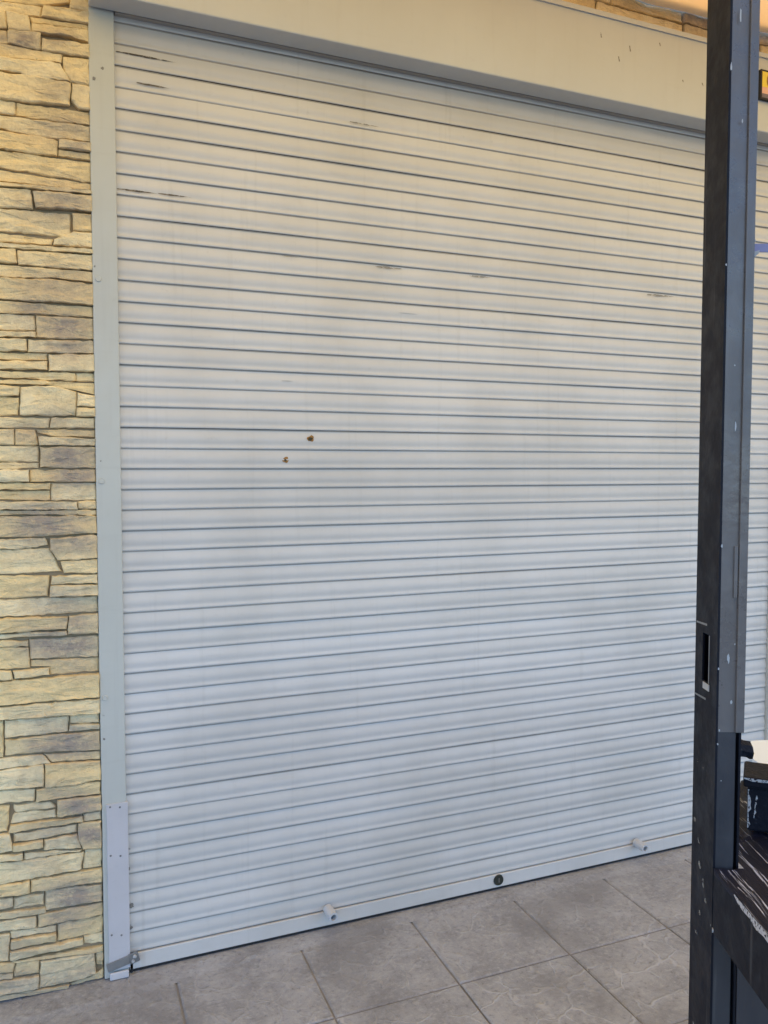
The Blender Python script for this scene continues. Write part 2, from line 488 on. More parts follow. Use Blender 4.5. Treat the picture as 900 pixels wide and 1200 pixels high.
def edge_x(zx, zy0, y):      # left edge of the guide rail in pixels
    return 104.2 + 0.0153 * y
RR = 9999
ST = {0: [
 [(-60,-60),(325,-60),(325,10),(205,25),(-60,-10)], [(330,-60),(RR,-60),(RR,55),(330,40)],
 [(-60,-5),(200,30),(190,75),(130,70),(-60,45)], [(205,30),(RR,62),(RR,112),(195,78)],
 [(-60,55),(25,55),(30,130),(-60,125)], [(30,55),(130,75),(145,150),(40,135)],
 [(140,78),(RR,118),(RR,136),(150,104)], [(150,110),(RR,142),(RR,200),(330,172),(150,150)],
 [(-60,135),(33,145),(33,205),(-60,200)], [(39,145),(190,160),(190,232),(39,205)],
 [(199,185),(RR,213),(RR,272),(199,238)], [(-60,208),(40,212),(290,258),(285,295),(-60,260)],
 [(297,267),(RR,280),(RR,400),(332,385),(304,340)], [(-60,266),(280,302),(326,382),(130,372),(100,343),(-60,325)],
 [(-60,335),(100,352),(330,392),(325,495),(70,470),(-60,455)], [(340,395),(RR,410),(RR,516),(370,508),(337,470)],
 [(-60,465),(70,477),(70,533),(-60,520)], [(80,480),(RR,525),(RR,583),(76,537)],
 [(-60,530),(RR,592),(RR,660),(210,638),(-60,594)], [(-60,605),(200,643),(270,662),(265,730),(-60,690)],
 [(279,656),(RR,672),(RR,712),(277,694)], [(276,701),(RR,720),(RR,750),(275,728)],
 [(-60,697),(RR,760),(RR,850),(200,815),(-60,775)], [(-60,785),(200,825),(RR,860),(RR,890),(-60,840)],
 [(-60,848),(RR,897),(RR,911),(-60,868)], [(-60,875),(143,892),(153,980),(-60,965)],
 [(155,898),(RR,919),(RR,994),(340,983),(170,973)], [(-60,972),(330,1002),(330,1108),(25,1083),(-60,1078)],
 [(341,1002),(RR,1008),(RR,1083),(346,1078)], [(-60,1087),(30,1094),(248,1119),(240,1145),(-60,1125)],
 [(257,1122),(347,1087),(RR,1092),(RR,1160),(252,1148)], [(-60,1132),(RR,1172),(RR,1190),(-60,1154)],
 [(-60,1162),(70,1168),(78,1232),(-60,1228)], [(84,1172),(RR,1198),(RR,1266),(90,1240)]],
300: [
 [(-60,38),(85,46),(RR,76),(RR,122),(270,103),(-60,94)], [(-60,103),(260,113),(RR,133),(RR,230),(270,215),(-60,200)],
 [(-60,207),(RR,239),(RR,285),(-60,261)], [(-60,269),(160,277),(164,346),(-60,344)],
 [(172,280),(RR,294),(RR,388),(300,388),(171,379)], [(-60,351),(165,356),(165,382),(-60,380)],
 [(-60,389),(120,391),(124,444),(-60,441)], [(135,392),(RR,397),(RR,455),(132,450)],
 [(-60,450),(220,456),(220,487),(-60,484)], [(-60,491),(220,494),(220,534),(-60,529)],
 [(230,462),(RR,464),(RR,539),(230,539)], [(-60,539),(350,550),(352,584),(-60,568)],
 [(360,549),(RR,550),(RR,587),(358,584)], [(-60,576),(RR,596),(RR,648),(380,627),(250,603),(-60,597)],
 [(-60,605),(90,614),(86,654),(-60,654)], [(-60,661),(88,664),(82,744),(-60,744)],
 [(98,617),(250,611),(357,637),(354,749),(96,744)], [(365,642),(RR,657),(RR,706),(363,704)],
 [(362,712),(RR,714),(RR,752),(361,751)], [(-60,756),(235,760),(226,804),(-60,806)],
 [(245,760),(RR,760),(RR,807),(236,805)], [(-60,813),(64,813),(64,884),(-60,884)],
 [(74,813),(163,817),(178,884),(74,884)], [(174,814),(RR,817),(RR,849),(240,843),(180,828)],
 [(182,847),(RR,857),(RR,889),(187,887)], [(-60,893),(179,893),(179,964),(-60,966)],
 [(189,896),(RR,897),(RR,993),(191,990)], [(-60,973),(180,970),(180,994),(-60,996)],
 [(-60,1003),(134,1003),(134,1057),(-60,1058)], [(143,1003),(RR,1001),(RR,1057),(143,1058)],
 [(-60,1066),(234,1064),(231,1094),(-60,1096)], [(-60,1103),(231,1101),(234,1144),(-60,1144)],
 [(243,1066),(RR,1064),(RR,1142),(243,1144)], [(-60,1151),(360,1153),(362,1188),(-60,1189)],
 [(367,1152),(RR,1148),(RR,1184),(369,1184)]],
600: [
 [(-60,-5),(RR,-8),(RR,12),(-60,14)], [(-60,21),(RR,19),(RR,97),(200,114),(-60,124)],
 [(-60,131),(210,121),(223,154),(100,173),(-60,171)], [(237,126),(430,106),(RR,112),(RR,214),(273,225),(239,178)],
 [(-60,179),(230,172),(290,279),(-60,294)], [(286,233),(RR,222),(RR,284),(302,284)],
 [(-60,301),(229,299),(224,394),(-60,408)], [(246,301),(RR,292),(RR,333),(241,339)],
 [(241,346),(RR,340),(RR,389),(236,397)], [(-60,416),(RR,397),(RR,467),(200,484),(-60,494)],
 [(-60,501),(317,491),(309,547),(-60,570)], [(326,489),(RR,477),(RR,568),(316,573)],
 [(-60,579),(309,556),(311,574),(-60,596)], [(-60,606),(130,601),(130,629),(-60,634)],
 [(139,599),(RR,582),(RR,679),(146,689)], [(-60,641),(131,636),(139,729),(-60,738)],
 [(146,696),(RR,687),(RR,747),(238,763),(234,722),(146,724)], [(62,746),(230,729),(230,761),(71,779)],
 [(-60,746),(49,746),(59,784),(-60,793)], [(-60,801),(RR,757),(RR,864),(-60,908)],
 [(-60,919),(RR,874),(RR,939),(-60,978)], [(331,956),(RR,947),(RR,987),(331,991)],
 [(26,979),(319,957),(317,1029),(26,1059)], [(-60,986),(14,981),(14,1149),(-60,1153)],
 [(331,999),(RR,994),(RR,1017),(326,1028)], [(26,1069),(RR,1027),(RR,1113),(200,1128),(26,1143)],
 [(203,1136),(RR,1122),(RR,1157),(241,1173)], [(-60,1161),(198,1139),(235,1177),(-60,1213)]],
900: [
 [(-60,22),(202,-18),(202,84),(-60,103)], [(211,-20),(RR,-34),(RR,51),(330,78),(213,87)],
 [(-60,111),(164,99),(159,154),(-60,171)], [(173,99),(RR,64),(RR,119),(270,141),(171,157)],
 [(66,176),(230,161),(263,185),(71,209)], [(271,151),(RR,127),(RR,194),(271,229)],
 [(-60,181),(44,179),(34,299),(-60,311)], [(71,216),(260,196),(264,231),(52,264)],
 [(52,271),(384,224),(389,249),(42,304)], [(396,217),(RR,202),(RR,239),(396,249)],
 [(-60,319),(44,309),(59,384),(-60,404)], [(66,311),(358,266),(358,299),(205,329),(66,349)],
 [(63,359),(199,339),(199,369),(63,389)], [(369,263),(RR,247),(RR,374),(391,379),(367,320)],
 [(209,339),(359,309),(378,372),(209,384)], [(-60,413),(104,396),(104,424),(-60,444)],
 [(116,399),(384,383),(378,388),(240,409),(116,427)], [(-60,451),(110,435),(393,393),(379,474),(150,518),(-60,553)],
 [(401,389),(RR,380),(RR,463),(391,473)], [(-60,561),(137,526),(137,584),(-60,610)],
 [(146,526),(RR,472),(RR,533),(146,581)], [(216,579),(RR,547),(RR,623),(216,669)],
 [(-60,621),(59,609),(59,649),(-60,678)], [(66,613),(204,589),(204,644),(66,664)],
 [(-60,689),(210,657),(213,679),(165,689),(-60,718)], [(181,691),(RR,634),(RR,688),(181,747)],
 [(-60,731),(167,699),(167,747),(-60,776)], [(276,736),(RR,697),(RR,768),(390,788),(272,813)],
 [(51,771),(261,743),(261,769),(51,801)], [(56,809),(261,776),(261,811),(52,849)],
 [(-60,791),(44,781),(41,904),(-60,913)], [(396,791),(RR,774),(RR,819),(396,827)],
 [(51,859),(387,801),(389,829),(49,899)], [(49,907),(RR,835),(RR,857),(300,879),(75,911)],
 [(-60,918),(71,912),(60,954),(-60,963)], [(79,916),(184,901),(181,959),(66,977)],
 [(191,906),(439,866),(449,959),(330,1003),(186,1028)], [(452,866),(RR,860),(RR,928),(454,924)],
 [(-60,970),(59,962),(59,984),(-60,998)], [(-60,1007),(181,970),(179,1027),(-60,1070)],
 [(331,1016),(450,970),(RR,942),(RR,985),(331,1028)], [(-60,1082),(180,1037),(324,1014),(319,1046),(-60,1098)]]}
# grey sprayed patches: (x, y) in photo pixels, radius in photo pixels, amount
GR = [(28,47,14,1),(3,45,9,.9),(45,40,10,.3),(66,44,14,.7),(70,105,20,.45),(80,150,28,.6),(92,172,14,.7),(72,238,30,.75),(45,335,24,.5),(75,340,34,.6),(40,360,22,.75),
      (75,383,24,.95),(80,405,22,.8),(66,490,16,.5),(35,508,18,.6),(95,510,22,.5),(78,535,24,1),(88,556,22,.95),(50,612,34,.9),(92,635,20,.75),(72,708,28,.6),(92,728,20,.7),
      (60,755,24,1),(85,757,22,1),(90,780,18,.5),(85,870,26,.95),(62,878,20,.8),(50,845,16,.4),(92,945,20,.95),(70,932,24,.5),(60,975,24,.55),(104,978,16,1),(40,975,20,.4),
      (86,1050,26,.95),(72,1076,24,.75),(20,1062,20,.5),(20,1110,26,.5),(60,1120,30,.35),(100,1140,14,.7),(20,1160,40,.7),(75,1150,30,.6),(110,1120,14,.5),(45,1010,20,.4)]
ROWS = 0
rs = random.Random(3)
def stone_piece(poly, Yf, thick, grey_fn, bev, grow=0.0):
    """closed outline in wall coordinates (x, z) -> proud slab with a broken rim and a split face"""
    pts = []
    n = len(poly)
    sd_ = rs.uniform(0, 50)
    for i in range(n):
        a, b = Vector(poly[i]), Vector(poly[(i + 1) % n])
        L = (b - a).length
        m = max(1, int(L / 0.010))
        nrm = Vector((-(b - a).y, (b - a).x)).normalized()
        for j in range(m):
            p = a.lerp(b, j / m)
            if j:
                p += nrm * (0.0030 * mnoise.noise((p.x * 30, sd_, p.y * 30)) + 0.0022 * mnoise.noise((p.x * 95, sd_ + 9, p.y * 95)))
            pts.append(p)
    c = sum(pts, Vector((0, 0))) / len(pts)
    pts = [p + (p - c).normalized() * grow for p in pts]
    m = len(pts)
    V = []
    tilt = (rs.uniform(-.03, .03), rs.uniform(-.07, .05))
    def face(q, k_):
        y = Yf + (q - c).x * tilt[0] + (q - c).y * tilt[1]
        y += 0.0042 * mnoise.noise((q.x * 14, sd_, q.y * 34)) + 0.0026 * mnoise.noise((q.x * 40, sd_ + 3, q.y * 80)) * (1 if k_ > 1 else 0.6)
        # stepped split layers
        st = mnoise.noise((q.x * 9 + 7, sd_ + 11, q.y * 55))
        if st > 0.12:
            y += 0.0022
        return min(y, -0.003)
    RG = ((0.0, 0), (0.0, 1), (0.0022, 2), (0.0050, 3), (0.3, 4), (0.55, 4), (0.8, 4))
    for ins, k_ in RG:
        for p in pts:
            d = c - p
            if k_ == 4:
                q = p + d * ins
            else:
                q = p + d.normalized() * min(ins, d.length * 0.3)
            if k_ == 0:
                y = 0.0
            elif k_ == 1:
                y = min(-0.002, face(q, 1) + 0.0048 + 0.002 * mnoise.noise((q.x * 60, sd_, q.y * 60)))
            elif k_ == 2:
                y = face(q, 1) + 0.0016
            else:
                y = face(q, k_)
            V.append((q.x, y, q.y))
    V.append((c.x, face(c, 4), c.y))
    Fc = []
    nr = len(RG)
    for r in range(nr - 1):
        for i in range(m):
            j = (i + 1) % m
            Fc.append((r * m + i, r * m + j, (r + 1) * m + j, (r + 1) * m + i))
    for i in range(m):
        Fc.append(((nr - 1) * m + i, (nr - 1) * m + (i + 1) % m, nr * m))
    o = put('stone', V, Fc, M['stone'], wall)
    me = o.data
    at = me.attributes.new('grey', 'FLOAT', 'POINT')
    at.data.foreach_set('value', [grey_fn(v) for v in V])
    bm = bmesh.new()
    bm.from_mesh(me)
    bmesh.ops.recalc_face_normals(bm, faces=bm.faces)
    bm.to_mesh(me)
    bm.free()
    return o
def to_px(p):
    d = Vector(p) - CAM
    z = d.dot(FW2)
    return 450 + F * d.dot(RT) / z, 600 - F * d.dot(UP2) / z
def grey_traced(v):
    u, w_ = to_px(v)
    g = 0
    for x, y, r, a in GR:
        q = ((u - x) / (r * 1.55)) ** 2 + ((w_ - y) / (r * 0.85)) ** 2
        if q < 4:
            g = max(g, a * math.exp(-q * 0.9))
    return g
for y0, L in ST.items():
    for poly in L:
        P = []
        for x, y in poly:
            py = y0 + y / 4
            px = edge_x(0, 0, py) - 0.8 if x == RR else x / 4
            px = min(px, edge_x(0, 0, py) - 0.8)
            q = on_wall(px, py, -0.014)
            P.append((q.x, max(q.z, 0.004)))
        th = rs.uniform(0.008, 0.026)
        stone_piece(P, -th, th, grey_traced, 0.0035, 0.0016)
XL = on_wall(-15, 600, -0.014).x - 0.004
def courses(x0, x1, z0, z1, hmin, hmax, wmin, wmax, th0=0.009):
    z = z0
    while z < z1 - 0.02:
        h = min(rs.uniform(hmin, hmax), z1 - z)
        if z1 - z - h < 0.03:
            h = z1 - z
        x = x0
        while x < x1 - 0.01:
            wd = min(rs.uniform(wmin, wmax), x1 - x)
            if x1 - x - wd < 0.05:
                wd = x1 - x
            j = lambda a: rs.uniform(-a, a)
            g = 0.002
            P = [(x + g, z + g + j(.002)), (x + wd - g, z + g + j(.002)), (x + wd - g + j(.003), z + h - g), (x + g + j(.003), z + h - g)]
            a = max(0, rs.uniform(-1.0, 0.9))
            th = rs.uniform(th0, th0 + 0.009)
            stone_piece(P, -th, th, lambda v, a=a: a, 0.0045)
            x += wd
        z += h
ztop = on_wall(40, -16, -0.014).z
courses(-1.5, XL, 0.004, 3.28, 0.09, 0.17, 0.25, 0.45)
courses(XL + 0.002, -0.078, ztop + 0.09, 3.28, 0.06, 0.11, 0.2, 0.4)
courses(-0.0735, 4.3, ZB + 0.31, 3.305, 0.08, 0.10, 0.22, 0.42, 0.012)

# ================================================================== CANOPY ADDED TO WARM THE LIGHT FROM ABOVE
def can_z(y):
    return 3.318 + 0.03 * y
cano = empty('added_awning', 'pale orange translucent awning sheet added above the shutter box to warm the light', 'added_awning', (1.5, 0, 3.3))
mb = MB()
xs = [-2.8 + 9.8 * i / 70 for i in range(71)]
ys = [-0.024 - 3.2 * i / 10 for i in range(11)]
V, Fc = [], []
for y in ys:
    for i, x in enumerate(xs):
        V.append((x, y, can_z(y) + 0.004 * math.sin(x * 31) + 0.003 * math.sin(x * 5.3 + y)))
nxx = len(xs)
for j in range(len(ys) - 1):
    for i in range(nxx - 1):
        a = j * nxx + i
        Fc.append((a, a + 1, a + nxx + 1, a + nxx))
put('sheet', V, Fc, M['canopy'], cano, smooth=True)
V, Fc = [], []
for y in (-0.021, -0.12, -0.22, -0.32):
    for i, x in enumerate(xs):
        V.append((x, y, can_z(y) - 0.014 + 0.004 * math.sin(x * 31) + 0.003 * math.sin(x * 5.3 + y)))
for j in range(3):
    for i in range(nxx - 1):
        a = j * nxx + i
        Fc.append((a, a + 1, a + nxx + 1, a + nxx))
put('dimming_strip', V, Fc, M['dimming'], cano, smooth=True)  # second layer added to dim the sheet's glow near the wall
bevel(MB().box((-2.8, -3.28, can_z(-3.25) - 0.06), (7.0, -3.226, can_z(-3.25) + 0.02)).put('front_beam', M['black'], cano), 0.003)
for x in (-2.2, 6.4):
    MB().box((x - .03, -3.275, -0.012), (x + .03, -3.235, can_z(-3.25) - 0.061)).put('post', M['black'], cano)

# ================================================================== ROLLER SHUTTER
sh = empty('roller_shutter', 'closed light grey roller shutter with horizontal slats set in the stone wall', 'shutter', (1.3, 0, 0))
WS = 42.4 * S
prof = [(0.002, 7.3), (0.0, 9.6), (0.015, 11.2), (0.06, 11.8), (0.11, 11.4), (0.17, 10.1), (0.24, 9.8), (0.33, 10.8), (0.45, 11.9),
        (0.57, 11.5), (0.68, 10.2), (0.78, 8.7), (0.86, 7.4), (0.93, 6.9), (0.975, 6.9), (0.997, 6.9)]
NSEG = 26
slat_meshes = []
for var in range(5):
    rv = random.Random(100 + var)
    ph = [rv.uniform(0, 6.28) for _ in range(4)]
    V, Fc, MI = [], [], []
    for i in range(NSEG + 1):
        x = WS * i / NSEG
        wob = 0.0005 * math.sin(x * 3.1 + ph[0]) + 0.0003 * math.sin(x * 9.7 + ph[1])
        wz = 0.0003 * math.sin(x * 2.3 + ph[2]) + 0.0002 * math.sin(x * 7.1 + ph[3])
        for t, d in prof:
            bow = 1 + 0.03 * math.sin(x * 4.3 + ph[2] + t * 3)
            V.append((x, -d * 0.001 * bow + wob, t * S + wz))
    m = len(prof)
    for i in range(NSEG):
        for j in range(m - 1):
            a = i * m + j
            Fc.append((a, a + m, a + m + 1, a + 1))
            MI.append(1 if j in (0, 13, 14) else 0)
    me = bpy.data.meshes.new('slat')
    me.from_pydata(V, [], Fc)
    for p in me.polygons:
        p.use_smooth = True
    me.materials.append(M['slat'])
    me.materials.append(M['grime'])
    me.polygons.foreach_set('material_index', MI)
    # keep the lip and the hinge crisp
    try:
        sh_e = me.attributes.new('sharp_edge', 'BOOLEAN', 'EDGE')
        cr = {1}
        vals = []
        for e in me.edges:
            a, b = e.vertices
            vals.append(abs(a - b) == m and (a % m) in cr)
        sh_e.data.foreach_set('value', vals)
    except Exception:
        pass
    slat_meshes.append(me)
Y_SH = 0.006
slats = {}
for kz in range(0, 46):
    o = put('slat', None, None, None, sh, mesh=slat_meshes[kz % 5 if kz % 7 else (kz + 2) % 5])
    o.location = (-1.3, Y_SH + random.uniform(-.0009, .0009), (kz + 1.05) * S + random.uniform(-.0007, .0007))
    slats[kz] = o
# the bottom bar
BT = 1.05 * S - 0.001
bar = MB().box((0.002, -0.012, 0.014), (WS - 0.002, 0.006, BT - 0.002)).put('bottom_bar', M['slat'], sh)
bevel(bar, 0.002)
MB().box((0.0, -0.007, 0.0045), (WS, 0.004, 0.0135)).put('rubber_seal', M['dark'], sh)
def peg(u, v, r, ln):
    p = on_wall(u, v, -0.012)
    a = MB().tube((p.x, -0.0122, p.z), (p.x + 0.002, -0.012 - ln, p.z - 0.004), r, r * 0.96, 20, True, r * 0.62)
    o = a.put('pull_peg', M['galvlight'], bar, True)
    e = o.modifiers.new('edge', 'EDGE_SPLIT')
    e.split_angle = R(40)
    return o
M['galvlight'] = painted('peg_paint', (0.56, 0.57, 0.58), (0.36, 0.36, 0.36), 0.4, 0.4, 0.1, 5)
peg(384, 1065, 0.0165, 0.055)
peg(745, 987, 0.0165, 0.055)
p = on_wall(584, 1031, -0.012)
lk = MB().tube((p.x, -0.0122, p.z), (p.x, -0.017, p.z), 0.0205, 0.019, 24).put('lock_cylinder', N('lock_black').done((0.022, 0.026, 0.02), 0.35), bar)
MB().box((p.x - .002, -0.0176, p.z - .008), (p.x + .002, -0.0171, p.z + .008)).put('keyhole', M['galv'], lk)

# guide rails
def rail(x0, x1, yf):
    o = MB().box((x0, yf, 0.006), (x1, 0.03, ZB + 0.015)).put('guide_rail', M['rail'], sh)
    return bevel(o, 0.0025)
YR = -0.020
rl = rail(-0.0715, -0.001, YR)
rr = rail(WS + 0.001, WS + 0.073, YR)
def disc_on(parent, name, u, v, r, mat, Y, h=0.002, n=14):
    p = on_wall(u, v, Y)
    return MB().tube((p.x, Y, p.z), (p.x, Y - h, p.z), r, r * 0.85, n).put(name, mat, parent)
for (u, v) in ((115, 327), (119, 564), (123, 818)):
    disc_on(rl, 'cap', u, v, 0.0085, M['rail'], YR - 0.0003, 0.003)
for q in range(4):
    MB().tube((WS + .02, YR - .0003, .4 + q * .75), (WS + .02, YR - .0033, .4 + q * .75), .0085, .0075, 14).put('cap', M['rail'], rr)
# lavender-grey cover plate low on the left rail
pa, pb = on_wall(124.5, 943, YR - 0.003), on_wall(147.5, 1126, YR - 0.003)
cp = bevel(MB().box((pa.x, YR - 0.0055, 0.03), (0.003, YR - 0.0004, pa.z)).put('cover_plate', M['plate'], rl), 0.0012)
for v in (946, 1003, 1096):
    for u in (129, 140.5):
        disc_on(cp, 'screw', u + (v - 946) * 0.013, v, 0.0032, M['galv'], YR - 0.0057, 0.0012, 10)
# hasp across rail and shutter
ha = on_wall(128, 1131, -0.03)
ax = (Vector((-0.062, -0.0262, 0.030)), Vector((0.975, 0, 0.215)), Vector((0, 1, 0)), Vector((-0.215, 0, 0.975)))
hs = MB()
hs.box((0.0, -0.005, 0.0), (0.066, 0.0, 0.026), ax)
hp = bevel(hs.put('hasp', M['galv'], rl), 0.0015)
ax2 = (Vector((0.0035, -0.026, 0.040)), Vector((0.96, 0, 0.26)), Vector((0, 1, 0)), Vector((-0.26, 0, 0.96)))
bevel(MB().box((0.0, -0.0065, 0.0), (0.030, -0.0005, 0.034), ax2).put('staple_plate', M['galv'], hp), 0.004)
MB().tube((0.014, -0.033, 0.066), (0.018, -0.0385, 0.066), 0.006, 0.004, 10).put('rivet', M['chip'], hp)
MB().tube((0.010, -0.033, 0.052), (0.010, -0.0375, 0.052), 0.005, 0.004, 10).put('rivet', M['chip'], hp)
MB().box((0.004, -0.012, 0.004), (0.012, -0.004, 0.040)).put('pin', M['dark'], hp)
bevel(MB().box((-0.058, YR - 0.014, 0.0045), (-0.002, YR - 0.0061, 0.027)).put('foot_block', M['plate'], rl), 0.003)

# shutter box
DB = 1.8 * S
ZT = 51.05 * S
bx = MB()
bx.box((-0.0715, -DB, ZB), (WS + 0.073, -0.0245, ZT))
sbx = bevel(bx.put('shutter_box', M['box'], sh), 0.004)
MB().box((-0.073, -DB - 0.006, ZT - 0.014), (WS + 0.0745, -DB - 0.0003, ZT + 0.003)).put('top_lip', M['box'], sbx)
MB().box((0.002, -0.024, ZB - 0.0012), (WS - 0.002, 0.02, ZB + 0.012)).put('slot_brush', M['grime'], sbx)

# ------- marks on the shutter: flat stains with their own outline
def mark(name, parent, pts, Y, mat):
    V = [on_wall(u, v, Y) for u, v in pts]
    n = len(V)
    put(name, V, [tuple(range(n))], mat, parent)
def slat_at(u, v):
    p = on_wall(u, v, 0)
    return slats[max(0, min(45, int(p.z / S - 1.05)))]
def streak(u0, v0, u1, v1, h, mat, Y=-0.0078):
    """tapered smear between two photo points"""
    top, bot = [], []
    n = 9
    for i in range(n + 1):
        t = i / n
        e = math.sin(math.pi * min(1, t * 1.0 + 0.08)) ** 0.7 * h * random.uniform(0.7, 1.1)
        u, v = u0 + (u1 - u0) * t, v0 + (v1 - v0) * t
        top.append((u, v - e / 2))
        bot.append((u, v + e / 2))
    mark('scuff', slat_at((u0 + u1) / 2, (v0 + v1) / 2), top + bot[::-1], Y, mat)
for a in ((136, 60.0, 207, 73.5, 2.6), (160, 96.5, 200, 104, 2.4), (137, 221, 185, 227, 2.2), (185, 226.5, 225, 231.5, 1.6)):
    streak(*a, M['scuff'])
for a in ((410, 142.5, 445, 149, 2.0), (440, 312, 475, 315.5, 2.8), (550, 323, 578, 325.5, 2.2), (758, 345, 790, 347.5, 2.8), (330, 299, 352, 302, 1.2)):
    streak(*a, M['smudge'])
for a in ((468, 366.5, 490, 368.5, 1.2), (330, 446, 345, 446.8, 1.0)):
    streak(*a, M['chip'])
def blob(u, v, r, mat, Y, parent, name='rust_spot', sx=1.0):
    pts = []
    n = 14
    for i in range(n):
        a = 2 * math.pi * i / n
        rad = r * random.uniform(0.7, 1.15)
        pts.append((u + math.cos(a) * rad * sx, v - math.sin(a) * rad))
    mark(name, parent, pts, Y, mat)
for u, v in ((363.8, 514), (334.6, 539)):
    blob(u, v, 4.0, M['rust'], -0.0066, slat_at(u, v))
    blob(u, v + 0.3, 2.5 if u > 350 else 1.6, M['rust_dark'], -0.0075, slat_at(u, v))
for u, v, r in ((153, 1061, 3.6), (152, 1087, 3.2), (150, 1018, 2.2), (151, 995, 1.6)):
    blob(u, v, r, M['smudge'], -0.0068, slat_at(u, v), 'smudge', 1.2)
for u, v, h in ((704, 41, 6), (738, 57, 7), (725, 69, 6), (800, 95, 3), (773, 52, 4), (823, 99, 4)):
    mark('scratch', sbx, [(u - .7, v - h / 2), (u + .5, v - h / 2), (u + 1.6, v + h / 2), (u + .2, v + h / 2)], -DB - 0.0008, M['smudge'])
for u, v, r in ((120, 80, 2.0), (110, 92, 2.4), (111, 312, 1.2), (118, 540, 1.0), (121, 838, 1.6), (122, 866, 1.5)):
    blob(u, v, r, M['smudge'], YR - 0.0006, rl, 'smudge')

# ================================================================== small sign on the box
sg = on_wall(891.5, 81, -DB - 0.012)
sb_ = on_wall(891.5, 116, -DB - 0.012)
sign = empty('sign', 'small yellow framed picture sign on the shutter box', 'sign', (sg.x, -DB - 0.0005, sb_.z))
H = sg.z - sb_.z
x0, z0 = sg.x, sb_.z
MB().box((x0, -DB - 0.014, z0), (x0 + 0.21, -DB - 0.001, z0 + H)).put('frame', M['dark'], sign)
b = 0.007
ye = N('sign_yellow').done((0.80, 0.60, 0.06), 0.4)
pk = N('sign_pink').done((0.72, 0.42, 0.33), 0.4)
br = N('sign_brown').done((0.20, 0.09, 0.03), 0.4)
gy = N('sign_grey').done((0.13, 0.11, 0.15), 0.4)
def panel(name, xa, xb, za, zb, y, m):
    put(name, [(xa, y, za), (xb, y, za), (xb, y, zb), (xa, y, zb)], [(0, 1, 2, 3)], m, sign)
ys_ = -DB - 0.0145
panel('panel', x0 + b, x0 + .21 - b, z0 + H * .42, z0 + H - b, ys_, ye)
panel('panel', x0 + b, x0 + .21 - b, z0 + H * .20, z0 + H * .42, ys_, pk)
panel('panel', x0 + b, x0 + .21 - b, z0 + b, z0 + H * .20, ys_, gy)
for nm, r_, y_, m_ in (('ring', .042, ys_ - .0006, br), ('disc', .036, ys_ - .0012, pk)):
    V = [(x0 + .072 + math.cos(2 * math.pi * i / 28) * r_, y_, z0 + H * .66 + math.sin(2 * math.pi * i / 28) * r_ * .9) for i in range(28)]
    put(nm, V, [tuple(range(28))], m_, sign)

# ================================================================== MARKET STALL (black steel post and counter)
ZN = 1.135                                  # horizontal distance of the post's near edge from the camera
def lat(u, v, dep):
    return on_depth(u, v, dep)
pn = on_depth(845, 548, ZN)
OR = Vector((pn.x, pn.y, 0))                # near-left corner of the post on the ground
AX = (OR, RT, FW, UPV)                      # local frame: x right, y away, z up
PW, PD = 0.036, 0.080
zc = lambda x, y: can_z((OR + RT * x + FW * y).y) - 0.010
PH = zc(0, 0.0)
stall = empty('market_stall', 'black steel stall frame with square post and film covered counter', 'stall', tuple(OR))
za, zb_ = on_depth(825, 799, ZN + PD / 2).z, on_depth(825, 743, ZN + PD / 2).z
ya, yb = PD * 0.36, PD * 0.66
T = 0.003
pm = MB()
# left side of the tube with the lock slot cut through it
pm.box((0, 0, 0), (T, PD, za), AX).box((0, 0, zb_), (T, PD, PH), AX)
pm.box((0, 0, za), (T, ya, zb_), AX).box((0, yb, za), (T, PD, zb_), AX)
pm.box((T, PD - T, 0), (PW, PD, PH), AX).box((PW - T, T, 0), (PW, PD - T, PH), AX)
post = pm.put('post', M['black'], stall)
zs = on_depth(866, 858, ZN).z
MB().box((T, 0, zs), (PW, T - 0.0002, PH), AX).put('sheen_front', M['sheen'], post)  # upper front carries the painted sky sheen
MB().box((T, 0.0004, 0), (PW - 0.009, T - 0.0002, zs), AX).box((PW - 0.009, 0.012, 0), (PW - T - 0.0002, 0.015, zs), AX).put('lower_front', M['mid'], post)  # lower front coloured darker for the counter's shade
# raised rim of bare metal round the slot
MB().box((-0.0012, ya - 0.004, za - 0.010), (-0.0002, ya + 0.018, za - 0.001), AX).put('bare_patch', M['chip'], post)
MB().box((-0.0008, ya - 0.003, za), (-0.0002, ya - 0.0006, zb_), AX).put('slot_edge', M['galv'], post)
for (u0, v0, u1, v1) in ((812, 727, 826, 731), (811.5, 811, 826, 818)):
    t0 = (839 - u0) / 28.5 * PD
    t1 = (839 - u1) / 28.5 * PD
    h0, h1 = on_depth(u0, v0, ZN + t0).z, on_depth(u1, v1, ZN + t1).z
    V = [AX[0] + RT * -0.0006 + FW * t0 + UPV * h0, AX[0] + RT * -0.0006 + FW * t1 + UPV * h1]
    V += [V[1] - UPV * 0.003, V[0] - UPV * 0.0025]
    put('scrape', V, [(0, 1, 2, 3)], M['galv'], post)
# flat bar strip welded on the right of the front face above the counter
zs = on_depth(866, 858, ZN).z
strip = MB().box((PW - 0.0105, -0.004, zs), (PW + 0.001, -0.0003, PH - 0.001), AX).put('edge_strip', M['sheen'], stall)
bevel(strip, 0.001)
MB().box((PW - 0.0165, -0.0026, on_depth(856, 700, ZN).z), (PW - 0.0120, -0.0003, on_depth(856, 640, ZN).z), AX).put('strip_end', M['sheen'], strip)
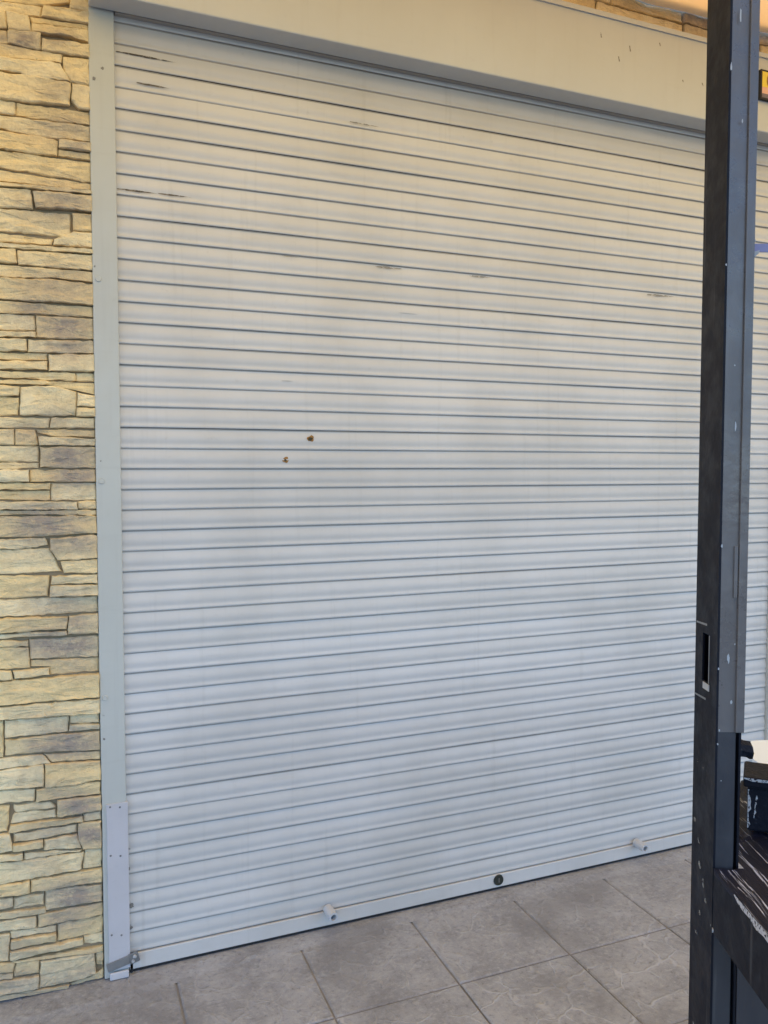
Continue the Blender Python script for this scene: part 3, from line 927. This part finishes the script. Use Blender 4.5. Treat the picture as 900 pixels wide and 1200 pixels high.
# paint chips
rc = random.Random(11)
ch = [(846, 640, 1.2, 2.2), (853.5, 771, 1.5, 6.5), (861, 755, 1.1, 1.4), (857, 823, 1.5, 2.4), (842, 784, .9, 1.6), (843, 856, .9, 1.5), (841, 872, .8, 1.5), (845, 915, .7, .8),
      (868, 18, 1.0, 9), (857, 78, 1.0, 5), (870, 142, 1.0, 2.6), (862, 500, 1.1, 6), (851, 310, .8, 1.5), (861, 428, .9, 1.2)]
for u, v, a, b_ in ch:
    c = on_depth(u, v, ZN - 0.0006 - (0.0040 if u > 866 else 0))
    V = []
    for i in range(9):
        t = 2 * math.pi * i / 9
        rr_ = rc.uniform(.7, 1.2)
        V.append(c + RT * (math.cos(t) * a * .00113 * rr_) + UPV * (math.sin(t) * b_ * .00113 * rr_))
    put('paint_chip', V, [tuple(range(9))], M['chip'], post)
for u, v, a, b_ in ((816, 890, 1.2, 2.5), (824, 900, .9, 1), (815, 961, 2, 3), (820, 985, 1.6, 4), (822, 1013, 1.8, 5), (827, 1035, 1.5, 5), (830, 1055, 1.6, 3), (819, 1092, 2.5, 3), (823, 1070, 1.2, 4)):
    t0 = (838 - u) / 28.0 * PD
    c0 = AX[0] - RT * 0.0006 + FW * t0
    z0_ = on_depth(u, v, ZN + t0).z
    V = []
    for i in range(9):
        t = 2 * math.pi * i / 9
        rr_ = rc.uniform(.55, 1.2)
        V.append(c0 + FW * (-math.cos(t) * a * .0030 * rr_) + UPV * (z0_ + math.sin(t) * b_ * .0012 * rr_))
    put('paint_chip', V, [tuple(range(9))], M['smudge'], post)
# counter
zr1 = on_depth(835, 1017, ZN).z
zr0 = on_depth(838, 1092, ZN).z
CW, CB, CF = 0.95, 0.32, -0.62
def left_of(y):
    return 0.0 if y < PD + 0.004 else PW + 0.004 + (y - PD) * 0.55
rim = MB().box((0.0006, CF, zr0), (0.0036, -0.0006, zr1), AX).box((0.0037, CF, zr0), (0.03, -0.0007, zr0 + 0.003), AX)
bevel(rim.put('counter_rail', M['black'], stall), 0.0008)
cb = MB()
P = [(PW + 0.006, PD + 0.002), (CW, PD + 0.002), (CW, CB), (left_of(CB) + 0.003, CB)]
cb.add([OR + RT * x + FW * y + UPV * z for z in (zr1 - 0.030, zr1 - 0.012) for x, y in P],
       [(3, 2, 1, 0), (4, 5, 6, 7), (0, 1, 5, 4), (1, 2, 6, 5), (2, 3, 7, 6), (3, 0, 4, 7)])
cb.put('counter_board', M['board'], stall)
MB().box((0.0040, CF, zr1 - 0.030), (CW, -0.0012, zr1 - 0.012), AX).put('counter_board', M['board'], stall)
# crinkled black film over the board
V, Fc = [], []
rf = random.Random(5)
nx_, ny_ = 60, 46
ph = [rf.uniform(0, 6.28) for _ in range(8)]
def film_h(x, y):
    return 0.0010 * math.sin(x * 160 + 5 * math.sin(y * 9 + ph[0]) + ph[1]) + 0.0006 * math.sin(x * 310 + 7 * math.sin(y * 13) + ph[2]) + 0.001 * math.sin(y * 60 + x * 40)
xg = [0.0, 0.0012] + [0.0015 + (CW - 0.0015) * (i / nx_) ** 1.7 for i in range(1, nx_ + 1)]
yg = [CF + (CB - CF) * j / ny_ for j in range(ny_ + 1)]
for j, y in enumerate(yg):
    for i, x in enumerate(xg):
        z = zr1 + 0.001 + film_h(x, y)
        xx = left_of(y) + x * (CW - left_of(y)) / CW
        if y > PD:
            pass
        elif i == 0:
            xx, z = -0.0014, zr1 - 0.004 - 0.003 * abs(math.sin(y * 70 + 2 * math.sin(y * 23)))
        elif i == 1:
            xx, z = -0.0006, zr1 + 0.0012 + 0.3 * film_h(x, y)
        V.append(OR + RT * xx + FW * y + UPV * z)
m = len(xg)
for j in range(len(yg) - 1):
    for i in range(m - 1):
        # leave the post's own footprint open
        if yg[j + 1] > -0.005 and yg[j] < PD + 0.004 and xg[i] < PW + 0.002:
            continue
        a = j * m + i
        Fc.append((a, a + 1, a + m + 1, a + m))
put('film_cover', V, Fc, M['film'], stall, smooth=True)
# bare worn corner of the rail
V = []
for t, hgt in ((0.075, .002), (0.085, .006), (0.10, .008), (0.12, .007), (0.14, .011), (0.16, .008), (0.20, .012), (0.26, .008)):
    V.append((t, hgt))
PV = [OR + RT * -0.0020 - FW * t + UPV * (zr1 + 0.002) for t, h in V] + [OR + RT * -0.0020 - FW * t + UPV * (zr1 + 0.002 - h) for t, h in V[::-1]]
put('worn_edge', PV, [tuple(range(len(PV)))], M['worn'], stall)
# weld bead
c = on_depth(834.5, 1089, ZN)
MB().tube(c - RT * 0.001 - FW * 0.002, c + RT * 0.004 - FW * 0.004, 0.0035, 0.002, 8).put('weld_bead', M['chip'], stall)
# dark front panel under the counter, right post, back post, cross bar
bevel(MB().box((PW + 0.002, 0.004, 0.05), (CW - 0.04, 0.018, zr0 - 0.002), AX).put('front_panel', M['board'], stall), 0.001)
MB().box((CW - 0.036, 0, 0), (CW, PD, zc(CW, 0)), AX).put('post', M['black'], stall)
for x in (0.18, CW - 0.036):
    MB().box((x, CB - 0.04, 0), (x + 0.036, CB - 0.0005, zr1 - 0.0305), AX).put('leg', M['black'], stall)
for x in (0.004, CW - 0.036):
    MB().box((x, CF + 0.01, 0), (x + 0.03, CF + 0.05, zr0 - 0.001), AX).put('leg', M['black'], stall)
# crushed latch bracket sticking out of the post
V, Fc = [], []
c0 = on_depth(864, 877, ZN + 0.02)
br_ = MB()
za_, zb2 = on_depth(864, 886, ZN + 0.02).z, on_depth(864, 864, ZN + 0.02).z
rb = random.Random(2)
rings = []
for i in range(5):
    x = PW + 0.0012 + i * 0.0045
    for q in range(8):
        a = 2 * math.pi * q / 8
        hh = (zb2 - za_) / 2 * (0.75 + 0.3 * rb.random())
        rings.append(OR + RT * x + FW * (0.02 + math.cos(a) * 0.014) + UPV * ((za_ + zb2) / 2 - 0.0012 * i + math.sin(a) * hh))
for i in range(4):
    for q in range(8):
        Fc.append((i * 8 + q, i * 8 + (q + 1) % 8, (i + 1) * 8 + (q + 1) % 8, (i + 1) * 8 + q))
Fc += [tuple(range(8)), tuple(range(32, 40))]
put('latch_bracket', rings, Fc, M['crate'], stall)

# black crate on the counter
cl = on_depth(874.5, 985, ZN + 0.105)
cz1 = on_depth(868, 909, ZN + 0.105).z
cz0 = zr1 + 0.0072
th = R(-24)
CX = RT * math.cos(th) + FW * math.sin(th)
CY = FW * math.cos(th) - RT * math.sin(th)
base = Vector((cl.x, cl.y, cz0))
crate = empty('wooden_box', 'scuffed black wooden box with overhanging lid on the film covered counter', 'box', tuple(base))
AC = (base, CX, CY, UPV)
hC = cz1 - cz0
LT = 0.016
bevel(MB().box((0, 0, 0), (0.36, 0.065, hC - LT), AC).put('body', M['crate'], crate), 0.003)
lid = bevel(MB().box((-0.006, -0.007, hC - LT + 0.0004), (0.366, 0.070, hC), AC).put('lid', M['crate'], crate), 0.003)
def edge_wear(name, a, b, h, parent, n=12, vertical=False):
    top, bot = [], []
    for i in range(n + 1):
        t = i / n
        e = h * rw.uniform(0.15, 1.0)
        p = a.lerp(b, t)
        top.append(p)
        bot.append(p + (CX if vertical else -UPV) * e)
    put(name, top + bot[::-1], [tuple(range(2 * n + 2))], M['worn'], parent)
rw = random.Random(21)
edge_wear('worn_edge', base + CX * -0.005 + CY * -0.0074 + UPV * (hC - 0.001), base + CX * 0.14 + CY * -0.0074 + UPV * (hC - 0.001), 0.006, lid)
edge_wear('worn_edge', base + CX * 0.0008 + CY * -0.0006 + UPV * 0.004, base + CX * 0.0008 + CY * -0.0006 + UPV * (hC - LT - 0.004), 0.005, crate, 10, True)
edge_wear('worn_edge', base + CX * 0.009 + CY * -0.0006 + UPV * 0.02, base + CX * 0.012 + CY * -0.0006 + UPV * (hC - LT - 0.012), 0.003, crate, 8, True)

# carton behind it with a white foam sheet lying on top
def on_height(u, v, z):
    d = ray(u, v)
    return CAM + d * ((z - CAM.z) / d.z)
ZS = on_depth(880, 888, ZN + 0.235).z
outl = [on_height(u, v, ZS) for u, v in ((880, 868), (879.6, 876), (880.5, 886), (884, 890.5), (892, 896), (900, 901.5), (930, 918), (932, 900), (930, 866))]
cz = zr1 + 0.0035
inner = [on_height(u, v, ZS) for u, v in ((886, 870), (885.5, 886), (892, 892), (926, 912), (926, 868))]
kbase = Vector((inner[1].x, inner[1].y, cz))
carton = empty('carton', 'tan cardboard carton behind the black box under a white sheet', 'carton', tuple(kbase))
n = len(inner)
V = [Vector((p.x, p.y, cz)) for p in inner] + [Vector((p.x, p.y, ZS - 0.0068)) for p in inner]
put('body', V, [tuple(range(n)), tuple(range(n, 2 * n))] + [(i, (i + 1) % n, n + (i + 1) % n, n + i) for i in range(n)], M['card'], carton)
n = len(outl)
tray = empty('foam_sheet', 'white foam sheet lying on the cardboard carton', 'sheet', (outl[0].x, outl[0].y, ZS - 0.006))
V = [Vector((p.x, p.y, ZS - 0.006)) for p in outl] + [Vector((p.x, p.y, ZS)) for p in outl]
put('slab', V, [tuple(range(n)), tuple(range(n, 2 * n))] + [(i, (i + 1) % n, n + (i + 1) % n, n + i) for i in range(n)], M['white'], tray)

# blue webbing strap tied round the post
zt = on_depth(880, 284, ZN).z
strap = empty('strap', 'blue webbing strap tied round the black stall post', 'strap', tuple(OR + UPV * zt))
hh = 0.0058
b_ = MB()
xr = PW + 0.0015
b_.box((xr, 0.028, zt - hh), (CW - 0.0365, 0.0295, zt + hh), AX)
bevel(b_.put('band', M['blue'], strap), 0.0005)
kn = MB()
kn.tube(OR + RT * (xr + 0.001) + FW * 0.02 + UPV * (zt + 0.008), OR + RT * (xr + 0.0045) + FW * 0.018 + UPV * (zt - 0.009), 0.005, 0.004, 8)
kn.put('knot', M['blue'], strap)
V = [OR + RT * xr + FW * 0.014 + UPV * (zt + 0.009), OR + RT * (xr + 0.006) + FW * 0.013 + UPV * (zt + 0.010), OR + RT * (xr + 0.008) + FW * 0.013 + UPV * (zt + 0.004), OR + RT * (xr + 0.003) + FW * 0.014 + UPV * (zt + 0.005)]
put('frayed_end', V, [(0, 1, 2, 3)], M['chip'], strap)
V = [OR + RT * (xr - 0.0) + FW * 0.014 + UPV * (zt - 0.010), OR + RT * (xr + 0.013) + FW * 0.012 + UPV * (zt - 0.007), OR + RT * (xr + 0.011) + FW * 0.012 + UPV * (zt - 0.012), OR + RT * (xr - 0.001) + FW * 0.0135 + UPV * (zt - 0.021)]
put('frayed_end', V, [(0, 1, 2, 3)], M['chip'], strap)
